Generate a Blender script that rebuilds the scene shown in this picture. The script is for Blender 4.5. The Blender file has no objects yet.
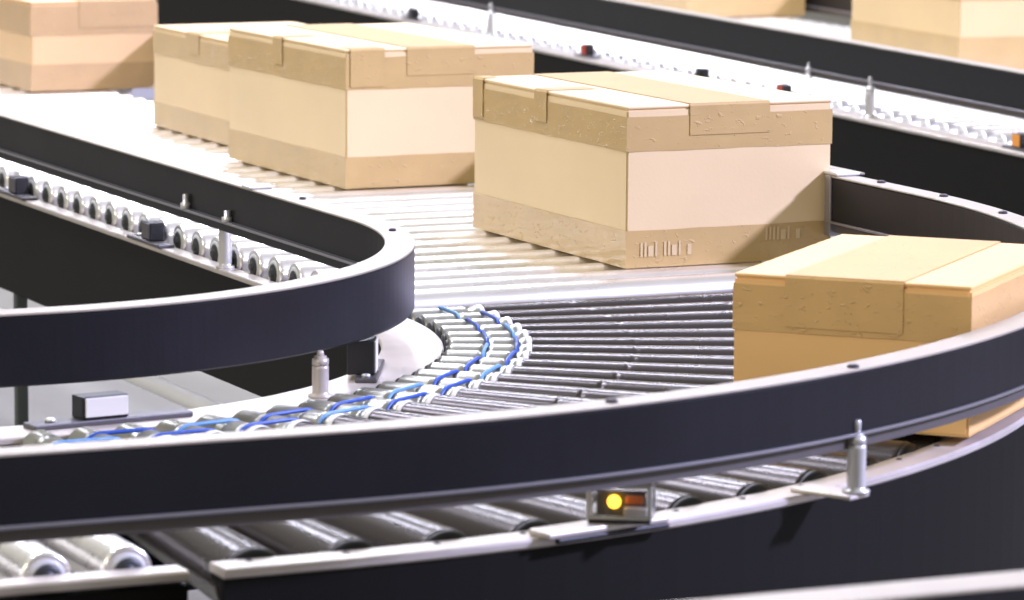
import bpy, bmesh, math, random
from mathutils import Vector, Matrix, noise
random.seed(7)
S = 0.75                      # metres per layout unit
Z0 = 1.0                      # the bed height above the floor, in layout units
C = bpy.context.scene.collection
R = math.radians
scene = bpy.context.scene

# ------------------------------------------------------------------ materials
def new_mat(name):
    m = bpy.data.materials.new(name); m.use_nodes = True
    nt = m.node_tree
    return m, nt, nt.nodes['Principled BSDF']

def lin(c):
    def f(v):
        v /= 255.0
        return v / 12.92 if v <= 0.04045 else ((v + 0.055) / 1.055) ** 2.4
    return (f(c[0]), f(c[1]), f(c[2]), 1)

def mat(name, col, rough=0.5, metal=0.0, noise_scale=0, noise_amt=0.0, bump=0.0, bump_scale=60, stretch=(1, 1, 1),
        emit=None, emit_s=0.0, transmission=0.0, spec=0.5, coat=0.0, rough_var=0.0, alpha=1.0):
    m, nt, b = new_mat(name)
    b.inputs['Base Color'].default_value = col
    b.inputs['Roughness'].default_value = rough
    b.inputs['Metallic'].default_value = metal
    b.inputs['Specular IOR Level'].default_value = spec
    b.inputs['Transmission Weight'].default_value = transmission
    b.inputs['Coat Weight'].default_value = coat
    b.inputs['Alpha'].default_value = alpha
    if emit:
        b.inputs['Emission Color'].default_value = emit
        b.inputs['Emission Strength'].default_value = emit_s
    tc = nt.nodes.new('ShaderNodeTexCoord')
    mp = nt.nodes.new('ShaderNodeMapping'); mp.inputs['Scale'].default_value = stretch
    nt.links.new(tc.outputs['Object'], mp.inputs['Vector'])
    if noise_amt > 0:
        n = nt.nodes.new('ShaderNodeTexNoise'); n.inputs['Scale'].default_value = noise_scale
        n.inputs['Detail'].default_value = 6
        nt.links.new(mp.outputs['Vector'], n.inputs['Vector'])
        r = nt.nodes.new('ShaderNodeValToRGB')
        r.color_ramp.elements[0].position = 0.3; r.color_ramp.elements[1].position = 0.7
        lo = tuple(c * (1 - noise_amt) for c in col[:3]) + (1,)
        hi = tuple(min(1, c * (1 + noise_amt)) for c in col[:3]) + (1,)
        r.color_ramp.elements[0].color = lo; r.color_ramp.elements[1].color = hi
        nt.links.new(n.outputs['Fac'], r.inputs['Fac'])
        nt.links.new(r.outputs['Color'], b.inputs['Base Color'])
        if rough_var > 0:
            mr = nt.nodes.new('ShaderNodeMapRange')
            mr.inputs['To Min'].default_value = max(0.02, rough - rough_var)
            mr.inputs['To Max'].default_value = rough + rough_var
            nt.links.new(n.outputs['Fac'], mr.inputs['Value'])
            nt.links.new(mr.outputs['Result'], b.inputs['Roughness'])
    if bump > 0:
        n2 = nt.nodes.new('ShaderNodeTexNoise'); n2.inputs['Scale'].default_value = bump_scale
        n2.inputs['Detail'].default_value = 4
        nt.links.new(mp.outputs['Vector'], n2.inputs['Vector'])
        bp = nt.nodes.new('ShaderNodeBump'); bp.inputs['Strength'].default_value = bump
        bp.inputs['Distance'].default_value = 0.01
        nt.links.new(n2.outputs['Fac'], bp.inputs['Height'])
        nt.links.new(bp.outputs['Normal'], b.inputs['Normal'])
    return m

M = {}
M['concrete'] = mat('pale_concrete', lin((124, 121, 112)), 0.6, 0, 3, 0.10, 0.05, 40)
M['paint'] = mat('charcoal_powder_coat', lin((22, 22, 25)), 0.42, 0, 9, 0.10, 0.03, 300, rough_var=0.06, spec=0.25)
M['paint_frame'] = mat('black_powder_coat', lin((11, 10, 7)), 0.6, 0, 9, 0.10, 0.03, 300, spec=0.16)
M['flange'] = mat('pale_flange', lin((166, 158, 143)), 0.42, 0.3, 14, 0.06)  # guard top flanges, one tone much paler than the panels
M['rail'] = mat('zinc_rail', lin((198, 190, 180)), 0.36, 0.35, 25, 0.08, rough_var=0.08)
M['strip'] = mat('grey_wear_strip', lin((92, 87, 84)), 0.5, 0.3, 12, 0.08)
M['lip'] = mat('silver_lip', lin((150, 148, 152)), 0.3, 0.7)
M['steel'] = mat('zinc_plated_steel', lin((236, 233, 225)), 0.28, 0.85, 30, 0.05, stretch=(0.3, 1, 1), rough_var=0.06)
M['steel_inner'] = mat('roller_shaft_steel', lin((158, 158, 147)), 0.3, 0.7, 30, 0.06, rough_var=0.06)
M['sleeve'] = mat('dark_taper_sleeve', lin((72, 67, 65)), 0.27, 0.7, 18, 0.06, stretch=(0.3, 1, 1), rough_var=0.04)
M['chrome'] = mat('chrome', lin((214, 213, 210)), 0.32, 0.55)
M['blackp'] = mat('black_plastic', lin((22, 22, 24)), 0.45)
M['cap'] = mat('pale_bearing_cap', lin((196, 198, 194)), 0.4)
M['darkhole'] = mat('dark_bearing_seal', lin((40, 44, 44)), 0.5)
M['whitep'] = mat('white_plastic', lin((212, 210, 200)), 0.4)
M['greyp'] = mat('grey_bracket_steel', lin((92, 90, 92)), 0.4, 0.5)
M['blue'] = mat('blue_urethane', lin((30, 74, 158)), 0.4)
M['pale_blue'] = mat('pale_blue_urethane', lin((92, 142, 190)), 0.4)
M['screw'] = mat('dark_screw', lin((70, 64, 72)), 0.4, 0.6)
M['red'] = mat('red_lens', lin((168, 60, 40)), 0.3)
M['orange'] = mat('orange_lens', lin((226, 150, 60)), 0.3)
M['clear'] = mat('clear_polycarbonate', (0.95, 0.95, 0.93, 1), 0.08, 0, transmission=1.0)
M['amber'] = mat('amber_led', lin((255, 190, 40)), 0.4, emit=(1.0, 0.50, 0.04, 1), emit_s=5.0)
M['amber_lens'] = mat('amber_lens', lin((214, 120, 60)), 0.3)
M['frame_clear'] = mat('frosted_housing_rim', lin((176, 174, 168)), 0.3)
M['board'] = mat('grey_circuit_board', lin((70, 74, 84)), 0.5)
M['tube'] = mat('white_tube_paint', lin((236, 238, 240)), 0.35)
M['legdark'] = mat('dark_green_leg_paint', lin((56, 62, 58)), 0.5)

def cardboard(name, c):
    return mat(name, lin(c), 0.52, 0, 6, 0.035, 0.03, 220, stretch=(1, 1, 1), spec=0.55)

def tape_mat(name, c, bump=0.5):
    """glossy brown film, mostly flat with sparse creases that catch the lamps"""
    m = mat(name, lin(c), 0.5, 0, 14, 0.05, spec=0.25, rough_var=0.05, coat=0.3)
    nt = m.node_tree; b = nt.nodes['Principled BSDF']
    b.inputs['Coat Roughness'].default_value = 0.10
    tc = nt.nodes.new('ShaderNodeTexCoord')
    mp = nt.nodes.new('ShaderNodeMapping'); mp.inputs['Scale'].default_value = (1, 1, 1.7)
    n = nt.nodes.new('ShaderNodeTexNoise'); n.inputs['Scale'].default_value = 95; n.inputs['Detail'].default_value = 3
    n.inputs['Distortion'].default_value = 0.8
    r = nt.nodes.new('ShaderNodeMapRange'); r.inputs['From Min'].default_value = 0.60; r.inputs['From Max'].default_value = 0.74
    r.interpolation_type = 'SMOOTHSTEP'
    bp = nt.nodes.new('ShaderNodeBump'); bp.inputs['Strength'].default_value = bump; bp.inputs['Distance'].default_value = 0.0015
    nt.links.new(tc.outputs['Object'], mp.inputs['Vector']); nt.links.new(mp.outputs['Vector'], n.inputs['Vector'])
    nt.links.new(n.outputs['Fac'], r.inputs['Value']); nt.links.new(r.outputs['Result'], bp.inputs['Height'])
    nt.links.new(bp.outputs['Normal'], b.inputs['Normal'])
    bc = nt.nodes.new('ShaderNodeBump'); bc.inputs['Strength'].default_value = 1.0; bc.inputs['Distance'].default_value = 0.012
    nt.links.new(r.outputs['Result'], bc.inputs['Height']); nt.links.new(bc.outputs['Normal'], b.inputs['Coat Normal'])
    return m

# ------------------------------------------------------------------ mesh helpers (layout units in, metres out)
class MB:
    """collects geometry in layout units; x = across the feed bed, y = upstream, z from the bed surface"""
    def __init__(self): self.bm = bmesh.new()
    def box(self, x0, x1, y0, y1, z0, z1, bevel=0.0, rot=0.0, piv=None, seg=2):
        b = bmesh.new()
        bmesh.ops.create_cube(b, size=1)
        for v in b.verts:
            v.co = Vector(((x0 + x1) / 2 + v.co.x * (x1 - x0), (y0 + y1) / 2 + v.co.y * (y1 - y0), (z0 + z1) / 2 + v.co.z * (z1 - z0)))
        if bevel > 0:
            bmesh.ops.bevel(b, geom=b.edges[:], offset=bevel, segments=seg, affect='EDGES', profile=0.5)
        if rot:
            p = Vector(piv if piv else ((x0 + x1) / 2, (y0 + y1) / 2, 0))
            mt = Matrix.Translation(p) @ Matrix.Rotation(rot, 4, 'Z') @ Matrix.Translation(-p)
            bmesh.ops.transform(b, matrix=mt, verts=b.verts[:])
        self.add(b); return self
    def add(self, b):
        me = bpy.data.meshes.new('tmp'); b.to_mesh(me); b.free()
        self.bm.from_mesh(me); bpy.data.meshes.remove(me)
    def lathe(self, prof, p0, p1, n=24, caps=True):
        """prof: list of (t along axis in layout units from p0, radius)"""
        p0 = Vector(p0); p1 = Vector(p1); d = (p1 - p0).normalized()
        pr = [prof[0]]
        for (t0, r0), (t1, r1) in zip(prof, prof[1:]):      # support loops keep long faces evenly shaded
            if t1 - t0 > 0.025:
                for q in (0.004 / (t1 - t0), 1 - 0.004 / (t1 - t0)):
                    pr.append((t0 + (t1 - t0) * q, r0 + (r1 - r0) * q))
            pr.append((t1, r1))
        prof = pr
        u = d.orthogonal().normalized(); w = d.cross(u)
        rings = []
        for t, r in prof:
            c = p0 + d * t
            rings.append([self.bm.verts.new(c + (u * math.cos(2 * math.pi * k / n) + w * math.sin(2 * math.pi * k / n)) * max(r, 1e-5)) for k in range(n)])
        for i in range(len(rings) - 1):
            for k in range(n):
                f = self.bm.faces.new((rings[i][k], rings[i + 1][k], rings[i + 1][(k + 1) % n], rings[i][(k + 1) % n]))
                f.smooth = True
        if caps:
            self.bm.faces.new(rings[0]); self.bm.faces.new(list(reversed(rings[-1])))
        return self
    def cyl(self, p0, p1, r, n=20, bev=0.0):
        L = (Vector(p1) - Vector(p0)).length
        if bev: prof = [(0, r - bev), (bev, r), (L - bev, r), (L, r - bev)]
        else: prof = [(0, r), (L, r)]
        return self.lathe(prof, p0, p1, n)
    def sweep(self, prof, stations, smooth=True):
        """prof: closed loop of (r, z); stations: list of (base, normal) in plan"""
        rings = []
        for base, nrm in stations:
            rings.append([self.bm.verts.new((base[0] + nrm[0] * r, base[1] + nrm[1] * r, z)) for r, z in prof])
        n = len(prof)
        for i in range(len(rings) - 1):
            for k in range(n):
                f = self.bm.faces.new((rings[i][k], rings[i][(k + 1) % n], rings[i + 1][(k + 1) % n], rings[i + 1][k]))
                f.smooth = False
        self.bm.faces.new(list(reversed(rings[0]))); self.bm.faces.new(rings[-1])
        return self
    def torus_path(self, pts, r, n=8, closed=True):
        rings = []; m = len(pts)
        pts = [Vector(p) for p in pts]
        for i in range(m):
            a = pts[(i - 1) % m] if closed or i > 0 else pts[i]
            b = pts[(i + 1) % m] if closed or i < m - 1 else pts[i]
            d = (b - a).normalized(); u = d.cross(Vector((0.31, 0.17, 0.93))).normalized(); w = d.cross(u)
            rings.append([self.bm.verts.new(pts[i] + (u * math.cos(2 * math.pi * k / n) + w * math.sin(2 * math.pi * k / n)) * r) for k in range(n)])
        for i in range(m if closed else m - 1):
            for k in range(n):
                f = self.bm.faces.new((rings[i][k], rings[(i + 1) % m][k], rings[(i + 1) % m][(k + 1) % n], rings[i][(k + 1) % n])); f.smooth = True
        return self
    def build(self, name, material, parent=None, loc=None, smooth_angle=None):
        """loc: origin of the object, in layout units of its frame; geometry is given in the same frame"""
        if loc is None:
            loc = Vector((0, 0, 0)) if parent is None else Vector(parent['_o'])
        loc = Vector(loc)
        bmesh.ops.recalc_face_normals(self.bm, faces=self.bm.faces[:])
        for v in self.bm.verts: v.co = (v.co - loc) * S
        me = bpy.data.meshes.new(name); self.bm.to_mesh(me); self.bm.free()
        mats = material if isinstance(material, (list, tuple)) else [material]
        for mm in mats: me.materials.append(mm)
        o = bpy.data.objects.new(name, me); C.objects.link(o)
        o['_o'] = list(loc)
        if parent is not None:
            o.parent = parent; o.location = (loc - Vector(parent['_o'])) * S
        else:
            o.location = Vector((loc.x, loc.y, loc.z + Z0)) * S
        return o

def thing(name, label, cat, loc, rotz=0.0, group=None):
    o = bpy.data.objects.new(name, None); C.objects.link(o)
    o.empty_display_size = 0.05
    o.location = Vector((loc[0], loc[1], loc[2] + Z0)) * S
    o.rotation_euler = (0, 0, rotz)
    o['_o'] = [0.0, 0.0, 0.0]         # parts are given in the thing's own frame, origin at its base
    o['label'] = label; o['category'] = cat
    if group: o['group'] = group
    return o

def copy_part(src, parent, loc=None, rot=None):
    o = src.copy(); C.objects.link(o); o.parent = parent
    if loc is not None: o.location = loc
    if rot is not None: o.rotation_euler = rot
    for ch in src.children:
        copy_part(ch, o)
    return o

def rect(r0, r1, z0, z1, c=0.0):
    if c <= 0: return [(r0, z0), (r1, z0), (r1, z1), (r0, z1)]
    return [(r0 + c, z0), (r1 - c, z0), (r1, z0 + c), (r1, z1 - c), (r1 - c, z1), (r0 + c, z1), (r0, z1 - c), (r0, z0 + c)]

# plan stations of the turn; t > 0 upstream straight, angle 0..90 in the turn, then straight to -x
def st_in(y): return ((0, y), (1, 0))
def st_arc(a): a = R(a); return ((0, 0), (math.cos(a), -math.sin(a)))
def st_out(x): return ((x, 0), (0, -1))
def turn_path(y_start, x_end, n=40, a0=0, a1=90):
    p = []
    if y_start is not None: p.append(st_in(y_start))
    p += [st_arc(a0 + (a1 - a0) * k / n) for k in range(n + 1)]
    if x_end is not None: p.append(st_out(x_end))
    return p

# ------------------------------------------------------------------ setting: floor
fl = MB().box(-12, 22, -12, 26, -Z0 - 0.2, -Z0).build('floor', M['concrete'])
fl['kind'] = 'structure'

# ------------------------------------------------------------------ rollers
ROLL_R = 0.033
def straight_roller(parent, x0, x1, y, z=-ROLL_R, along='x', first=None):
    """bright steel roller with a bearing cap in each end"""
    L = x1 - x0
    mid = Vector(((x0 + x1) / 2, y, z)) if along == 'x' else Vector((y, (x0 + x1) / 2, z))
    ax = Vector((1, 0, 0)) if along == 'x' else Vector((0, 1, 0))
    if first is not None:
        return copy_part(first, parent, loc=mid * S)
    a = mid - ax * L / 2; b = mid + ax * L / 2
    m = MB(); r = ROLL_R
    m.lathe([(0.004, r * 0.70), (0.0, r * 0.74), (0.0, r * 0.93), (0.005, r), (L - 0.005, r), (L, r * 0.93), (L, r * 0.74), (L - 0.004, r * 0.70)], a, b, 28)
    o = m.build('roller', M['steel'], parent, loc=mid)
    for e, d in ((a, -1), (b, 1)):
        e2 = e - ax * d * 0.001
        cp = MB().lathe([(0, r * 0.76), (0.002, r * 0.76), (0.003, r * 0.60)], e2 - ax * d * 0.001, e2 + ax * d, 20).build('bearing_cap', M['cap'], o, loc=e)
        MB().lathe([(0, r * 0.56), (0.0042, r * 0.56), (0.0050, r * 0.40), (0.0052, r * 0.22), (0.010, r * 0.20)], e2 - ax * d * 0.001, e2 + ax * d, 20).build('bearing_seal', M['darkhole'], o, loc=e)
    return o

def side_frame(parent, prof_r0, prof_r1, stations, web_side, z_top, depth, name='side_channel'):
    """a C channel under the rail: web on the outer side, two flanges inward"""
    t = 0.008
    if web_side > 0: r_out, r_in = prof_r1, prof_r0
    else: r_out, r_in = prof_r0, prof_r1
    s = -1 if web_side > 0 else 1
    prof = [(r_out, z_top), (r_out, z_top - depth), (r_in, z_top - depth), (r_in, z_top - depth + t),
            (r_out + s * t, z_top - depth + t), (r_out + s * t, z_top - t), (r_in, z_top - t), (r_in, z_top)]
    return MB().sweep(prof, stations).build(name, M['paint_frame'], parent)

def legs(parent, pts, z_top, m=None, w=0.036):
    for x, y in pts:
        b = MB()
        b.box(x - w / 2, x + w / 2, y - w / 2, y + w / 2, -Z0 + 0.012, z_top, 0.004)
        b.build('leg', m or M['legdark'], parent)
        MB().box(x - 0.06, x + 0.06, y - 0.06, y + 0.06, -Z0, -Z0 + 0.012, 0.003).build('foot_plate', m or M['legdark'], parent)

RAIL_Z = -0.012
# ------------------------------------------------------------------ feed conveyor (straight, boxes arrive on it)
Y0 = 0.135; Y1 = 5.8
feed = thing('roller_conveyor', 'straight bed of bright steel rollers under the carton row from the upper left', 'conveyor', (0, 0, 0))
straight_in = [st_in(Y1), st_in(Y0)]
first = None
k = 0
y = Y0 + 0.055
while y < Y1 - 0.05:
    o = straight_roller(feed, 0.962, 1.800, y, first=first)
    if first is None: first = o
    y += 0.103
MB().sweep(rect(0.922, 0.957, -0.055, -0.045, 0.002), straight_in).build('rail', M['rail'], feed)
MB().sweep(rect(1.806, 1.86, -0.055, -0.045, 0.002), straight_in).build('rail', M['rail'], feed)
side_frame(feed, 0.927, 0.957, straight_in, -1, -0.055, 0.202)
side_frame(feed, 1.808, 1.855, straight_in, 1, -0.055, 0.202)
legs(feed, [(0.942, 2.17), (0.942, 3.9), (0.942, 5.5), (1.83, 0.5), (1.83, 2.42), (1.83, 5.5)], -0.257, w=0.026)
for yy in (0.45, 2.17, 3.9, 5.5):
    MB().box(0.935, 1.848, yy - 0.02, yy + 0.02, -0.25, -0.21, 0.003).build('cross_member', M['paint_frame'], feed)
MB().cyl((1.09, 5.5, -0.40), (1.09, 0.45, -0.40), 0.0185, 20).build('tie_tube', M['tube'], feed)
for yy in (0.45, 5.5):
    MB().box(1.08, 1.10, yy - 0.008, yy + 0.008, -0.40, -0.215).build('tube_hanger', M['greyp'], feed)

# ------------------------------------------------------------------ the 90 degree turn
turn = thing('curved_roller_conveyor', 'ninety degree roller curve with tapered dark rollers, blue drive belts and pale rails', 'conveyor', (0, 0, 0))
RI, RJ, RO = 0.922, 1.052, 1.815
PITCH = 90.0 / 22
def taper_roller():
    """axis from r=RI to RO at angle 0 along +x, top line kept level at z=0"""
    r_in, r_mid, r_out = 0.0275, 0.027, 0.046
    # inner grooved shaft
    p0 = Vector((RI, 0, -r_in)); p1 = Vector((RJ, 0, -r_in))
    prof = [(0.0, r_in * 0.85), (0.004, r_in)]
    for g in (0.062, 0.110):
        prof += [(g - 0.008, r_in), (g - 0.003, r_in * 0.84), (g + 0.003, r_in * 0.84), (g + 0.008, r_in)]
    prof += [(0.126, r_in), (0.130, r_in * 0.9)]
    sh = MB().lathe(prof, p0, p1, 24)
    a = Vector((RJ, 0, -r_mid)); b = Vector((RO, 0, -r_out)); L = (b - a).length
    def rr(t): return r_mid + (r_out - r_mid) * t / L
    prof = [(0.0, rr(0) * 0.8), (0.003, rr(0))]
    for s in (1.222 - RJ, 1.47 - RJ):
        prof += [(s - 0.004, rr(s)), (s - 0.002, rr(s) * 0.975), (s + 0.002, rr(s) * 0.975), (s + 0.004, rr(s))]
    prof += [(L - 0.004, rr(L)), (L, rr(L) * 0.94)]
    sl = MB().lathe(prof, a, b, 32)
    return sh, sl, r_in, r_mid, r_out, a, b
rollers = []
for k in range(-0, 23):
    ang = k * PITCH + 1.3
    if k == 0:
        sh, sl, r_in, r_mid, r_out, pa, pb = taper_roller()
        root = sl.build('roller', M['sleeve'], turn, loc=(0, 0, 0))
        root.rotation_euler = (0, 0, -R(ang))
        sh.build('grooved_shaft', M['steel_inner'], root, loc=(0, 0, 0))
        MB().lathe([(0, 0.0255), (0.003, 0.0285), (0.009, 0.0285), (0.012, 0.0255)], (RJ - 0.006, 0, -0.0272), (RJ + 0.02, 0, -0.0272), 20).build('collar', M['whitep'], root, loc=(0, 0, 0))
        d = (pb - pa).normalized()
        MB().lathe([(0, 0.0445), (0.006, 0.0445), (0.010, 0.038), (0.013, 0.012)], pb - d * 0.002, pb + d, 28).build('end_cap', M['blackp'], root, loc=(0, 0, 0))
        MB().lathe([(0, 0.0245), (0.006, 0.022), (0.008, 0.006)], Vector((RI + 0.001, 0, -r_in)), Vector((RI - 1, 0, -r_in)), 20).build('end_cap', M['darkhole'], root, loc=(0, 0, 0))
        rollers.append(root)
    else:
        rollers.append(copy_part(rollers[0], turn, rot=(0, 0, -R(ang))))
# blue belts, alternately in the two grooves
for k in range(22):
    g = RI + (0.062 if k % 2 == 0 else 0.110)
    a0 = R(k * PITCH + 1.3); a1 = R((k + 1) * PITCH + 1.3)
    c0 = Vector((g * math.cos(a0), -g * math.sin(a0), -0.0275)); c1 = Vector((g * math.cos(a1), -g * math.sin(a1), -0.0275))
    d = (c1 - c0).normalized(); up = Vector((0, 0, 1)); rb = 0.0265
    pts = []
    for i in range(11):
        th = math.pi / 2 + math.pi * i / 10
        pts.append(c0 + d * math.cos(th) * rb + up * math.sin(th) * rb)
    for i in range(11):
        th = -math.pi / 2 + math.pi * i / 10
        pts.append(c1 + d * math.cos(th) * rb + up * math.sin(th) * rb)
    MB().torus_path(pts, 0.0031, 8).build('drive_belt', M['blue'] if k % 3 else M['pale_blue'], turn)
arc_path = [st_in(0.125)] + [st_arc(90 * q / 48) for q in range(49)] + [st_out(-0.100)]
MB().sweep(rect(0.815, 0.915, RAIL_Z - 0.010, RAIL_Z, 0.002), arc_path).build('rail', M['rail'], turn)
MB().sweep(rect(1.822, 1.876, RAIL_Z - 0.012, RAIL_Z, 0.003), arc_path).build('rail', M['rail'], turn)
side_frame(turn, 0.821, 0.910, arc_path, -1, RAIL_Z - 0.010, 0.235)
side_frame(turn, 1.826, 1.871, arc_path, 1, RAIL_Z - 0.012, 0.235)
for ang in [2 + 3.9 * q for q in range(24)]:
    for r in (1.836,):
        a = R(ang); c = Vector((r * math.cos(a), -r * math.sin(a), RAIL_Z))
        MB().lathe([(0, 0.0045), (0.0012, 0.0045), (0.0022, 0.003)], c - Vector((0, 0, 0.0005)), c + Vector((0, 0, 1)), 10).build('screw', M['screw'], turn)
legs(turn, [(0.61, -0.61), (1.305, -1.305), (-0.05, -1.848), (-0.05, -0.866), (1.848, 0.02)], -0.26)
MB().box(0.0 - 0.02, 0.02, -1.86, -0.83, -0.255, -0.215, 0.003).build('cross_member', M['paint_frame'], turn)
MB().box(0.83, 1.86, -0.02, 0.02, -0.255, -0.215, 0.003).build('cross_member', M['paint_frame'], turn)

# ------------------------------------------------------------------ exit conveyor (straight, lower left)
out = thing('roller_conveyor', 'straight exit bed of closely spaced steel rollers with open bearing ends at the lower left', 'conveyor', (0, 0, 0))
XA, XB = -0.106, -1.75
straight_out = [st_out(XA), st_out(XB)]
first = None
x = -0.166
while x > XB + 0.05:
    o = straight_roller(out, -1.715, -0.94, x, z=-0.041, along='y', first=first)
    if first is None: first = o
    x -= 0.103
MB().sweep(rect(1.722, 1.768, -0.047, -0.034, 0.003), straight_out).build('rail', M['rail'], out)
MB().sweep(rect(0.87, 0.932, -0.052, -0.039, 0.003), straight_out).build('rail', M['rail'], out)
side_frame(out, 1.726, 1.763, straight_out, 1, -0.052, 0.205)
side_frame(out, 0.875, 0.928, straight_out, -1, -0.052, 0.205)
legs(out, [(-0.9, -1.745), (-0.9, -0.90), (-1.65, -1.745), (-1.65, -0.90)], -0.257, w=0.026)

# ------------------------------------------------------------------ guard rails
def guard(name, label, r0, r1, stations, zb=0.072, zt=0.153, loc=(0, 0, 0), rotz=0.0, strip=True, flange_w=0.0, lip=None):
    g = thing(name, label, 'guard rail', loc, rotz)
    MB().sweep(rect(r0, r1, zb, zt, 0.0025), stations).build('guard_panel', M['paint'], g)
    MB().sweep(rect(r0 - 0.001 - flange_w, r1 + 0.001, zt, zt + 0.0035, 0.001), stations).build('top_flange', M['flange'], g)
    if lip: MB().sweep(rect(r0 - 0.012, r0 + 0.001, lip, lip + 0.005, 0.001), stations).build('inner_lip', M['lip'], g)
    else: MB().sweep(rect(r0 - 0.006, r1 + 0.005, zb - 0.003, zb + 0.0015, 0.001), stations).build('bottom_lip', M['lip'], g)
    if strip:
        MB().sweep(rect(r0 + 0.006, r1 - 0.006, zb - 0.020, zb - 0.003), stations).build('wear_strip', M['strip'], g)
    return g

def flange_bolt(g, x, y, z, r=0.006):
    c = Vector((x, y, z))
    MB().lathe([(0, r), (0.003, r), (0.0045, r * 0.6)], c, c + Vector((0, 0, 1)), 12).build('bolt', M['screw'], g)

def post(g, x, y, z0, z1, r=0.0125, stud=0.022, foot=0.022, m=None):
    c = Vector((x, y, z0)); H = z1 - z0
    p = MB().lathe([(0, r * 1.45), (0.004, r * 1.45), (0.005, r), (H - 0.002, r), (H, r * 0.85)], c, c + Vector((0, 0, 1)), 22).build('post', m or M['chrome'], g)
    c2 = c + Vector((0, 0, H))
    MB().lathe([(0, r * 1.0), (0.010, r * 1.0), (0.0105, r * 0.75), (0.014, r * 0.75)], c2, c2 + Vector((0, 0, 1)), 6).build('nut', m or M['chrome'], p)
    c3 = c2 + Vector((0, 0, 0.012))
    MB().lathe([(0, r * 0.42), (stud - 0.002, r * 0.42), (stud, r * 0.3)], c3, c3 + Vector((0, 0, 1)), 12).build('stud', m or M['chrome'], p)
    return p

gi_path = [st_in(5.8)] + turn_path(None, -1.75, 56)
g_in = guard('guard_rail', 'charcoal guard rail bending round the inside of the roller curve at the left', 0.857, 0.868, gi_path, zb=0.052, strip=False, flange_w=0.036, lip=0.070)
for x, y in ((0.846, 0.462), (0.85, 0.277), (0.823, -0.19)):
    flange_bolt(g_in, x, y, 0.1565)
# little clamp bracket on the flange
MB().box(0.815, 0.86, 0.445, 0.485, 0.1565, 0.162, 0.002).build('clamp', M['chrome'], g_in)
for ang, r in ((57.6, 0.884),):
    a = R(ang); post(g_in, r * math.cos(a), -r * math.sin(a), RAIL_Z, 0.036, 0.0125, stud=0.010, m=M['rail'])
for yy in (0.90, 2.9, 4.4):
    post(g_in, 0.940, yy, -0.045, 0.036, 0.0125, stud=0.010)
    MB().box(0.862, 0.950, yy - 0.010, yy + 0.010, 0.0525, 0.0565, 0.001).build('clip', M['chrome'], g_in)
    MB().lathe([(0, 0.010), (0.011, 0.010), (0.012, 0.006), (0.026, 0.006), (0.028, 0.004)], (0.850, yy - 0.03, 0.0745), (0.850, yy - 0.03, 1), 10).build('stud', M['chrome'], g_in)
MB().lathe([(0, 0.010), (0.009, 0.010), (0.010, 0.006), (0.021, 0.006)], (0.850, 0.65, 0.0745), (0.850, 0.65, 1), 10).build('stud', M['chrome'], g_in)
for xx in (-0.55, -1.3):
    post(g_in, xx, -0.90, -0.039, 0.036, 0.0125, stud=0.004)

go_path = [st_in(0.285)] + turn_path(None, -1.75, 64)
g_out = guard('guard_rail', 'charcoal guard rail sweeping round the outside of the roller curve across the foreground', 1.892, 1.936, go_path)
for x, y in ((1.922, 0.14), (1.918, -0.09), (1.885, -0.346), (0.822, -1.738), (0.41, -1.869)):
    flange_bolt(g_out, x, y, 0.1565, 0.008)
# end bracket at the joint
MB().box(1.888, 1.940, 0.270, 0.292, 0.045, 0.157, 0.002).build('end_bracket', M['lip'], g_out)
MB().box(1.893, 1.942, 0.255, 0.312, 0.157, 0.163, 0.002).build('joint_plate', M['chrome'], g_out)
a = R(64.9)
rp = 1.936
MB().box(rp - 0.085, rp + 0.012, -0.030, 0.014, RAIL_Z, RAIL_Z + 0.006, 0.002, rot=-a, piv=(0, 0, 0)).build('post_bracket', M['rail'], g_out)
post(g_out, rp * math.cos(a), -rp * math.sin(a), RAIL_Z + 0.006, 0.058, 0.0125, stud=0.020)
for ang in (20, 108):
    if ang < 90:
        aa = R(ang)
        MB().box(1.83, 1.96, -0.02, 0.02, RAIL_Z, RAIL_Z + 0.006, 0.002, rot=-aa, piv=(0, 0, 0)).build('post_bracket', M['rail'], g_out)
        post(g_out, 1.947 * math.cos(aa), -1.947 * math.sin(aa), RAIL_Z + 0.006, 0.058, 0.0125)
MB().box(-1.12, -1.08, -1.93, -1.73, -0.039, -0.033, 0.002).build('post_bracket', M['rail'], g_out)
post(g_out, -1.1, -1.914, -0.033, 0.030, 0.0125, stud=0.004)

# straight guard along the far side of the feed bed
g_far = guard('guard_rail', 'straight charcoal guard rail on the far side of the feed bed behind the cartons', 1.936, 1.976, [st_in(5.8), st_in(0.300)])
for yy in (1.6, 4.2):
    MB().box(1.83, 1.966, yy - 0.02, yy + 0.02, -0.045, 0.044, 0.003).build('post', M['chrome'], g_far)

# ------------------------------------------------------------------ second conveyor beyond (own frame, turned a few degrees)
ROT2 = -math.atan(0.066)       # runs slightly away from the feed bed
ORG2 = (3.305, 2.0, 0)
sec = thing('roller_conveyor', 'straight bright roller conveyor running behind the carton row along the top right', 'conveyor', ORG2, -ROT2 * -1)
W2 = 1.31
def st2(y): return ((0, y), (1, 0))
p2 = [st2(-2.6), st2(7.3)]
first = None; y = -2.2
while y < 7.2:
    o = straight_roller(sec, 0.075, W2 - 0.075, y, first=first)
    if first is None: first = o
    y += 0.103
MB().sweep(rect(0.0, 0.07, -0.026, -0.016, 0.002), p2).build('rail', M['rail'], sec)
MB().sweep(rect(W2 - 0.07, W2, -0.026, -0.016, 0.002), p2).build('rail', M['rail'], sec)
side_frame(sec, 0.006, 0.066, p2, -1, -0.026, 0.30)
side_frame(sec, W2 - 0.066, W2 - 0.006, p2, 1, -0.026, 0.30)
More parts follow.
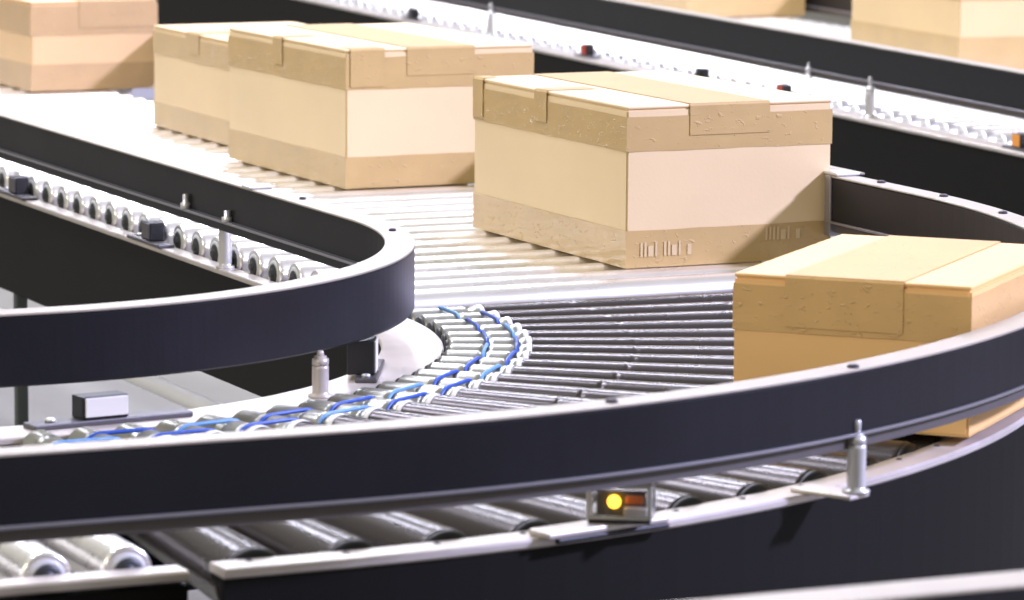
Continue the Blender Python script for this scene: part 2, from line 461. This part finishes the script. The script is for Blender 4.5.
legs(sec, [(0.03, -2.4), (0.03, 1.5), (0.03, 4.5), (0.03, 7.0), (W2 - 0.03, -2.4), (W2 - 0.03, 1.5), (W2 - 0.03, 4.5), (W2 - 0.03, 7.0)], -0.326)
g2 = guard('guard_rail', 'near charcoal guard rail of the conveyor at the top right, in front of its cartons', 0.085, 0.125, p2, zb=0.066, loc=ORG2, rotz=-ROT2 * -1)
for yy in (0.80, 3.56, 6.6):
    post(g2, 0.030, yy, -0.016, 0.050, 0.0125, stud=0.026)
for yy in (1.28,):
    post(g2, 0.079, yy, 0.04, 0.060, 0.008, stud=0.012)
g3 = guard('guard_rail', 'farthest charcoal guard rail on the back edge of the conveyor at the top right', W2 + 0.0, W2 + 0.04, p2, zb=0.030, loc=ORG2, rotz=-ROT2 * -1)
for yy in (1.0, 3.55, 5.6):
    MB().box(W2 - 0.02, W2 + 0.0, yy - 0.022, yy + 0.022, -0.016, 0.14, 0.003).build('post', M['chrome'], g3)

# ------------------------------------------------------------------ foreground conveyor at the bottom right
fg = thing('roller_conveyor', 'roller conveyor mostly below the picture at the lower right, nearest to the viewer', 'conveyor', (0, 0, 0))
pf = [((-2.2, 0), (0, -1)), ((2.6, 0), (0, -1))]
first = None; x = -1.4
while x < 2.55:
    o = straight_roller(fg, -3.75, -2.985, x, along='y', first=first)
    if first is None: first = o
    x += 0.103
MB().sweep(rect(2.90, 2.975, -0.026, -0.016, 0.002), pf).build('rail', M['rail'], fg)
MB().sweep(rect(3.76, 3.835, -0.026, -0.016, 0.002), pf).build('rail', M['rail'], fg)
side_frame(fg, 2.906, 2.97, pf, -1, -0.026, 0.225)
side_frame(fg, 3.766, 3.83, pf, 1, -0.026, 0.225)
legs(fg, [(-2.0, -2.94), (0.3, -2.94), (2.5, -2.94), (-2.0, -3.80), (0.3, -3.80), (2.5, -3.80)], -0.251)
g4 = guard('guard_rail', 'straight guard rail with pale top flange along the bottom right corner', 2.945, 3.005, pf)
for xx in (-1.2, 0.9, 2.2):
    MB().box(xx - 0.02, xx + 0.02, -2.97, -2.95, -0.016, 0.036, 0.003).build('post', M['chrome'], g4)

# ------------------------------------------------------------------ cartons
def carton(label, ab, yaw, L, W, H, col, tapec, z=0.0, band=(0.70, 0.93), low=(0.0, 0.23), seam=('L', 0.30, 0.70, 0.80),
           tab=None, group='taped cartons on the conveyors', marks=None, bump=0.5):
    """near corner at plan (a, -b); width W along local +x, length L along local +y"""
    a, b = ab
    t = thing('cardboard_box', label, 'box', (a, -b, z), -yaw, group)
    cm = cardboard('cardboard', col); tm = tape_mat('packing_tape', tapec, bump=bump)
    tk = 0.006
    m = MB(); bm = bmesh.new(); bmesh.ops.create_cube(bm, size=1)
    for v in bm.verts: v.co = Vector((W / 2 + v.co.x * W, L / 2 + v.co.y * L, (H - tk) / 2 + v.co.z * (H - tk)))
    bmesh.ops.bevel(bm, geom=bm.edges[:], offset=0.003, segments=2, affect='EDGES')
    bmesh.ops.subdivide_edges(bm, edges=[e for e in bm.edges if e.calc_length() > 0.1], cuts=8, use_grid_fill=True)
    for v in bm.verts:
        n = noise.noise(Vector((v.co.x * 5 + a * 9, v.co.y * 5 + b * 7, v.co.z * 5)))
        fx = 4 * (v.co.x / W) * (1 - v.co.x / W); fy = 4 * (v.co.y / L) * (1 - v.co.y / L); fz = 4 * (v.co.z / H) * (1 - v.co.z / H)
        s = 0.0014
        if v.co.x < 0.004: v.co.x -= fy * fz * s * (0.4 + n)
        if v.co.x > W - 0.004: v.co.x += fy * fz * s * (0.4 + n)
        if v.co.y < 0.004: v.co.y -= fx * fz * s * (0.4 + n)
        if v.co.y > L - 0.004: v.co.y += fx * fz * s * (0.4 + n)
    m.add(bm); m.build('carton_body', cm, t)
    g = 0.0022
    # two top flaps meeting at a seam along the taped axis
    if seam[0] == 'L':
        mid = W * (seam[1] + seam[2]) / 2
        fl = [(0.0, mid - g, 0.0, L), (mid + g, W, 0.0, L)]
    else:
        mid = L * (seam[1] + seam[2]) / 2
        fl = [(0.0, W, 0.0, mid - g), (0.0, W, mid + g, L)]
    for x0, x1, y0, y1 in fl:
        MB().box(x0, x1, y0, y1, H - tk, H, 0.0022).build('top_flap', cm, t)
    e = 0.0013
    def wrap(z0, z1, name='tape_band'):
        mm = MB()
        n = 22
        loop = []
        for i in range(n): loop.append((-e + (W + 2 * e) * i / n, -e, 0, -1))
        for i in range(n): loop.append((W + e, -e + (L + 2 * e) * i / n, 1, 0))
        for i in range(n): loop.append((W + e - (W + 2 * e) * i / n, L + e, 0, 1))
        for i in range(n): loop.append((-e, L + e - (L + 2 * e) * i / n, -1, 0))
        rows = 6; V = []
        for j in range(rows + 1):
            zz = z0 + (z1 - z0) * j / rows
            row = []
            for (px, py, nx, ny) in loop:
                w = 0.0004 * noise.noise(Vector((px * 30 + a, py * 30 + b, zz * 60)))
                ez = 0.0012 * noise.noise(Vector((px * 14, py * 14, j * 0.1))) if j in (0, rows) else 0
                row.append(mm.bm.verts.new((px + nx * w, py + ny * w, max(zz + ez, 0.001))))
            V.append(row)
        N = len(loop)
        for j in range(rows):
            for i in range(N):
                mm.bm.faces.new((V[j][i], V[j][(i + 1) % N], V[j + 1][(i + 1) % N], V[j + 1][i]))
        o = mm.build(name, tm, t)
        sol = o.modifiers.new('thickness', 'SOLIDIFY'); sol.thickness = 0.0006; sol.offset = -1
        return o
    wrap(max(0.001, low[0] * H), low[1] * H)
    wrap(band[0] * H, band[1] * H)
    def strip(axis, f0, f1, drop, name, both=True, reach=None, off=0.0023):
        """tape over the top along an axis, folded down over the end faces"""
        mm = MB(); zt = H + 0.0012; zd = drop * H
        if axis == 'L': A0, A1, B = W * f0, W * f1, L
        else: A0, A1, B = L * f0, L * f1, W
        prof = [(-off, zd)] + [(-off, zd + (zt - 0.004 - zd) * q / 5) for q in range(1, 6)] + [(-off + 0.002, zt - 0.001), (0.0, zt + 0.0004)]
        end = B if reach is None else reach
        nn = 14
        prof += [(end * q / nn, zt) for q in range(1, nn)]
        if reach is None:
            prof += [(B, zt + 0.0004), (B + off - 0.002, zt - 0.001)] + [(B + off, zt - 0.004 - (zt - 0.004 - zd) * q / 5) for q in range(6)]
        else: prof += [(end, zt)]
        cols = 10; V = []
        for i in range(cols + 1):
            s_ = A0 + (A1 - A0) * i / cols; row = []
            for (p, q) in prof:
                w = 0.0005 * noise.noise(Vector((s_ * 45 + a * 3, p * 25, q * 45 + b)))
                wz = w * 0.5 if 0 < p < B else 0
                dp = -abs(w) if p < 0 else (abs(w) if p > B else 0)
                row.append(mm.bm.verts.new((s_, p + dp, q + abs(wz)) if axis == 'L' else (p + dp, s_, q + abs(wz))))
            V.append(row)
        for i in range(cols):
            for j in range(len(prof) - 1):
                mm.bm.faces.new((V[i][j], V[i][j + 1], V[i + 1][j + 1], V[i + 1][j]))
        o = mm.build(name, tm, t)
        sol = o.modifiers.new('thickness', 'SOLIDIFY'); sol.thickness = 0.0006; sol.offset = 0
        return o
    strip(seam[0], seam[1], seam[2], seam[3], 'seam_tape')
    if tab:
        for (axis, f0, f1, drop, reach) in tab:
            strip(axis, f0, f1, drop, 'tape_tab', reach=reach, off=0.0031)
    if marks:
        for (x0, x1, z0, z1) in marks:
            MB().box(x0, x1, -0.0026, -0.0018, z0, z1).build('printed_mark', M['printmark'], t)
    return t
M['printmark'] = mat('pale_stamp_ink', lin((202, 178, 134)), 0.6)

def stamp(x, z, widths, h, gap=0.004):
    o = []
    for w in widths:
        if w > 0: o.append((x, x + w, z, z + h * (1.0 if w < 0.006 else 0.75)))
        x += abs(w) + gap
    return o
B4W = 0.421
mk4 = stamp(0.028, 0.021, (0.004, 0.004, 0.010, 0.004, -0.006, 0.004, 0.004, 0.010, 0.004, -0.006, 0.008), 0.026) + stamp(0.285, 0.040, (0.004, 0.004, 0.004, 0.004, 0.010, 0.004, -0.006, 0.008), 0.024)

TAN = (218, 193, 147); TAPE = (184, 155, 102)
carton('large tan carton in front, right of centre, with faint printed marks on its lower tape', (1.487, -0.300), R(-0.76), 0.660, 0.421, 0.295, TAN, TAPE,
       band=(0.72, 0.935), low=(0, 0.235), seam=('L', 0.30, 0.69, 0.81), tab=[('W', 0.50, 0.58, 0.80, 0.10), ('W', 0.93, 0.999, 0.74, 0.03)], marks=mk4)
carton('large tan carton in the middle of the row, between the front and the smaller carton', (1.495, -1.660), R(-1.18), 0.660, 0.435, 0.294, TAN, TAPE,
       band=(0.71, 0.94), low=(0, 0.23), seam=('L', 0.32, 0.68, 0.80), tab=[('W', 0.52, 0.60, 0.80, 0.08), ('L', 0.02, 0.20, 0.73, 0.05)])
carton('smaller carton close behind the middle one, only its left side and pale top showing', (1.575, -2.53), R(0.2), 0.56, 0.36, 0.243, (215, 188, 140), (190, 162, 114),
       band=(0.72, 0.94), low=(0, 0.24), seam=('W', 0.42, 0.58, 0.80))
carton('carton last in the row, cut by the top left corner of the picture', (1.575, -4.040), R(-1.0), 0.62, 0.352, 0.236, (212, 176, 126), (186, 154, 110),
       band=(0.62, 0.95), low=(0, 0.30), seam=('L', 0.38, 0.98, 0.70))
carton('brown carton turning on the roller curve with a wrinkled tape patch on its side', (1.150, 1.482), R(-43.2), 0.348, 0.49, 0.213, (232, 187, 122), (208, 170, 112),
       band=(0.62, 0.93), low=(0, 0.02), seam=('W', 0.28, 0.78, 0.66), bump=0.6)
# cartons on the far conveyor
carton('carton with a lower tape band at the top right corner, cut by the frame', (4.13, -3.62), R(3.8), 0.70, 0.42, 0.29, (213, 184, 132), (192, 162, 108),
       band=(0.72, 0.94), low=(0, 0.37), seam=('L', 0.3, 0.7, 0.8))
carton('carton on the far conveyor cut by the top edge, left of the corner one', (4.42, -5.86), R(3.8), 0.65, 0.42, 0.29, (213, 184, 130), (190, 160, 106),
       band=(0.72, 0.94), low=(0, 0.24), seam=('L', 0.3, 0.7, 0.8))

# ------------------------------------------------------------------ sensors and lamp
def lamp_unit(ang, r):
    a = R(ang)
    t = thing('photoelectric_sensor', 'clear sensor box with a glowing amber light on the near rail of the curve', 'sensor', (r * math.cos(a), -r * math.sin(a), RAIL_Z), R(-32))
    # local x runs along the rail to the right, y away from the viewer
    pr = R(90) - a + R(32)
    MB().box(-0.125, 0.070, -0.012, 0.030, 0.0, 0.009, 0.003, rot=pr, piv=(0, 0, 0)).build('mounting_plate', M['rail'], t)
    MB().box(-0.110, 0.070, -0.013, -0.004, -0.007, 0.0, 0.002, rot=pr, piv=(0, 0, 0)).build('gasket', M['blackp'], t)
    MB().box(-0.039, 0.039, -0.024, 0.024, 0.009, 0.014, 0.002).build('base', M['blackp'], t)
    w, d, z0, z1, th = 0.040, 0.023, 0.014, 0.056, 0.0035
    m = MB()
    m.box(-w, w, -d, -d + th, z0, z1, 0.001); m.box(-w, w, d - th, d, z0, z1, 0.001)
    m.box(-w, -w + th, -d + th, d - th, z0, z1, 0.001); m.box(w - th, w, -d + th, d - th, z0, z1, 0.001)
    m.box(-w, w, -d, d, z1, z1 + th, 0.0012)
    h = m.build('clear_housing', M['clear'], t)
    f = MB(); q = 0.0045
    for (x0, x1, zz0, zz1) in ((-w - .001, -w + q, z0, z1 + .004), (w - q, w + .001, z0, z1 + .004), (-w, w, z1 - 0.002, z1 + 0.005), (-w, w, z0, z0 + 0.004)):
        f.box(x0, x1, -d - 0.0015, -d + 0.003, zz0, zz1, 0.001)
    f.box(-w - .001, -w + q, -d, d, z1 - 0.002, z1 + 0.005, 0.001); f.box(w - q, w + .001, -d, d, z1 - 0.002, z1 + 0.005, 0.001)
    f.box(w - q, w + .001, d - 0.003, d + 0.001, z0, z1 + 0.004, 0.001)
    f.build('housing_frame', M['frame_clear'], t)
    MB().box(-0.031, 0.031, 0.004, 0.007, 0.015, 0.046).build('circuit_board', M['board'], t)
    m = MB(); bm = bmesh.new(); bmesh.ops.create_uvsphere(bm, u_segments=16, v_segments=10, radius=0.0085)
    for f_ in bm.faces: f_.smooth = True
    bmesh.ops.translate(bm, verts=bm.verts[:], vec=(-0.008, -0.006, 0.034)); m.add(bm); m.build('amber_light', M['amber'], t)
    MB().box(0.006, 0.028, -0.003, 0.004, 0.030, 0.041, 0.002).build('lens', M['amber_lens'], t)
    MB().box(0.004, 0.034, -0.012, 0.004, 0.015, 0.027, 0.002).build('terminal_block', M['whitep'], t)
lamp_unit(76.2, 1.876)

def photo_eye(label, loc, rotz, lens, sc=1.0, dark_plate=True, plate=(-0.08, 0.16), hw=0.024, hh=0.043, dd=0.018):
    """a small black housing with a pale face on a bracket plate; local -y is the face"""
    t = thing('photo_eye', label, 'sensor', loc, rotz, 'photo eyes on the conveyor rails')
    s = sc
    MB().box(plate[0] * s, plate[1] * s, -0.018 * s, 0.016 * s, 0.0, 0.007 * s, 0.002).build('bracket', M['greyp'] if dark_plate else M['rail'], t)
    MB().box(-hw * s, hw * s, -0.012 * s, dd * s, 0.007 * s, hh * s, 0.002).build('housing', M['blackp'], t)
    MB().box(-(hw - 0.004) * s, (hw - 0.0015) * s, -0.0145 * s, -0.0115 * s, 0.010 * s, (hh - 0.002) * s, 0.001).build('lens', lens, t)
    c = Vector((plate[0] * s * 0.7, 0, 0.007 * s))
    MB().lathe([(0, 0.007 * s), (0.004 * s, 0.007 * s), (0.005 * s, 0.004 * s)], c, c + Vector((0, 0, 1)), 12).build('bolt', M['chrome'], t)
    return t
photo_eye('black photo eye with white face on the inner rail at far left', (0.100, -0.838, RAIL_Z), R(8), M['whitep'], 1.15, plate=(-0.10, 0.12), hw=0.032, hh=0.036)
photo_eye('black photo eye with a white face on the inner rail beside the chrome post', (0.61, -0.60, RAIL_Z), R(64), M['whitep'], 1.0, plate=(-0.06, 0.14), hw=0.028, hh=0.060, dd=0.03)
for yy, lab in ((1.30, 'small dark photo eye on the feed rail, second from the left edge'), (2.16, 'small dark photo eye on the feed rail at the left edge')):
    photo_eye(lab, (0.935, yy, -0.045), R(-90), M['greyp'], 1.0, plate=(-0.10, 0.09))
def far_eye(yy, lab, lens):
    x = ORG2[0] + 0.0; c, s = math.cos(-ROT2 * -1), math.sin(-ROT2 * -1)
    lx, ly = 0.030, yy
    wx = ORG2[0] + lx * c - ly * s; wy = ORG2[1] + lx * s + ly * c
    photo_eye(lab, (wx, wy, -0.016), -ROT2 * -1 - R(90), lens, 0.9, plate=(-0.07, 0.07))
far_eye(4.30, 'dark photo eye on the far conveyor rail above the middle carton', M['greyp'])
far_eye(2.74, 'dark photo eye with a reddish lens on the far rail above the front carton', M['red'])
far_eye(1.88, 'plain dark photo eye between two red lensed ones on the far rail', M['blackp'])
far_eye(1.33, 'photo eye with red lens on far rail, above the front carton right end', M['red'])
far_eye(-0.02, 'photo eye with an orange lens on the far rail at the right edge', M['orange'])

# ------------------------------------------------------------------ camera
TH = R(24.4636); PH = R(8.0078); ROLL = R(0.384)
cam_d = bpy.data.cameras.new('camera'); cam = bpy.data.objects.new('camera', cam_d); C.objects.link(cam)
fw = Vector((math.sin(TH) * math.cos(PH), math.cos(TH) * math.cos(PH), -math.sin(PH)))
rt0 = Vector((math.cos(TH), -math.sin(TH), 0)); up0 = rt0.cross(fw)
rt = rt0 * math.cos(ROLL) + up0 * math.sin(ROLL); up = up0 * math.cos(ROLL) - rt0 * math.sin(ROLL)
mw = Matrix((rt, up, -fw)).transposed().to_4x4()
mw.translation = Vector((-1.8136, -6.4584, 1.0 + Z0)) * S
cam.matrix_world = mw
cam_d.sensor_width = 36; cam_d.lens = 4193.4 / 1024 * 36
cam_d.clip_end = 200; cam_d.clip_start = 0.1
cam_d.dof.use_dof = True; cam_d.dof.focus_distance = 7.0 * S; cam_d.dof.aperture_fstop = 11
scene.camera = cam

# ------------------------------------------------------------------ light
w = bpy.data.worlds.new('hall_light'); scene.world = w; w.use_nodes = True
nt = w.node_tree; bg = nt.nodes['Background']
bg.inputs['Color'].default_value = (1.0, 0.965, 0.88, 1); bg.inputs['Strength'].default_value = 0.52

def area(name, loc, target, size, size_y, power, col=(1, 1, 1), shape='RECTANGLE'):
    d = bpy.data.lights.new(name, 'AREA'); d.shape = shape; d.size = size; d.size_y = size_y; d.energy = power; d.color = col
    o = bpy.data.objects.new(name, d); C.objects.link(o); o.location = loc
    o.rotation_euler = (Vector(target) - Vector(loc)).to_track_quat('-Z', 'Y').to_euler()
    return o
tgt = Vector((1.3, 0.5, 0.9))
area('high_bay_lamp', tgt + Vector((0.63, -0.52, 0.46)).normalized() * 9.0, tgt, 0.7, 0.7, 1330, (0.86, 0.87, 1.46), 'DISK')
for i, (x, y) in enumerate(((-1.5, 2.0), (0.5, 3.0), (2.5, 4.0), (4.5, 5.0), (1.0, 8.0), (4.0, 9.0))):
    area('added_fill_light', (x, y, 5.0), (x, y, 0), 0.35, 3.0, 150, (0.95, 0.97, 1.20))

area('added_fill_light', (-5.2, -2.4, 3.9), (0.8, -0.2, 0.8), 2.2, 1.6, 170, (1, 0.88, 0.72))  # unseen warm fill, added to brighten the left-facing carton sides

scene.view_settings.view_transform = 'Standard'
try: scene.view_settings.look = 'None'
except Exception: pass
scene.view_settings.gamma = 1.0
scene.view_settings.use_curve_mapping = False
scene.view_settings.exposure = 0.0
for o in bpy.data.objects:
    if '_o' in o: del o['_o']
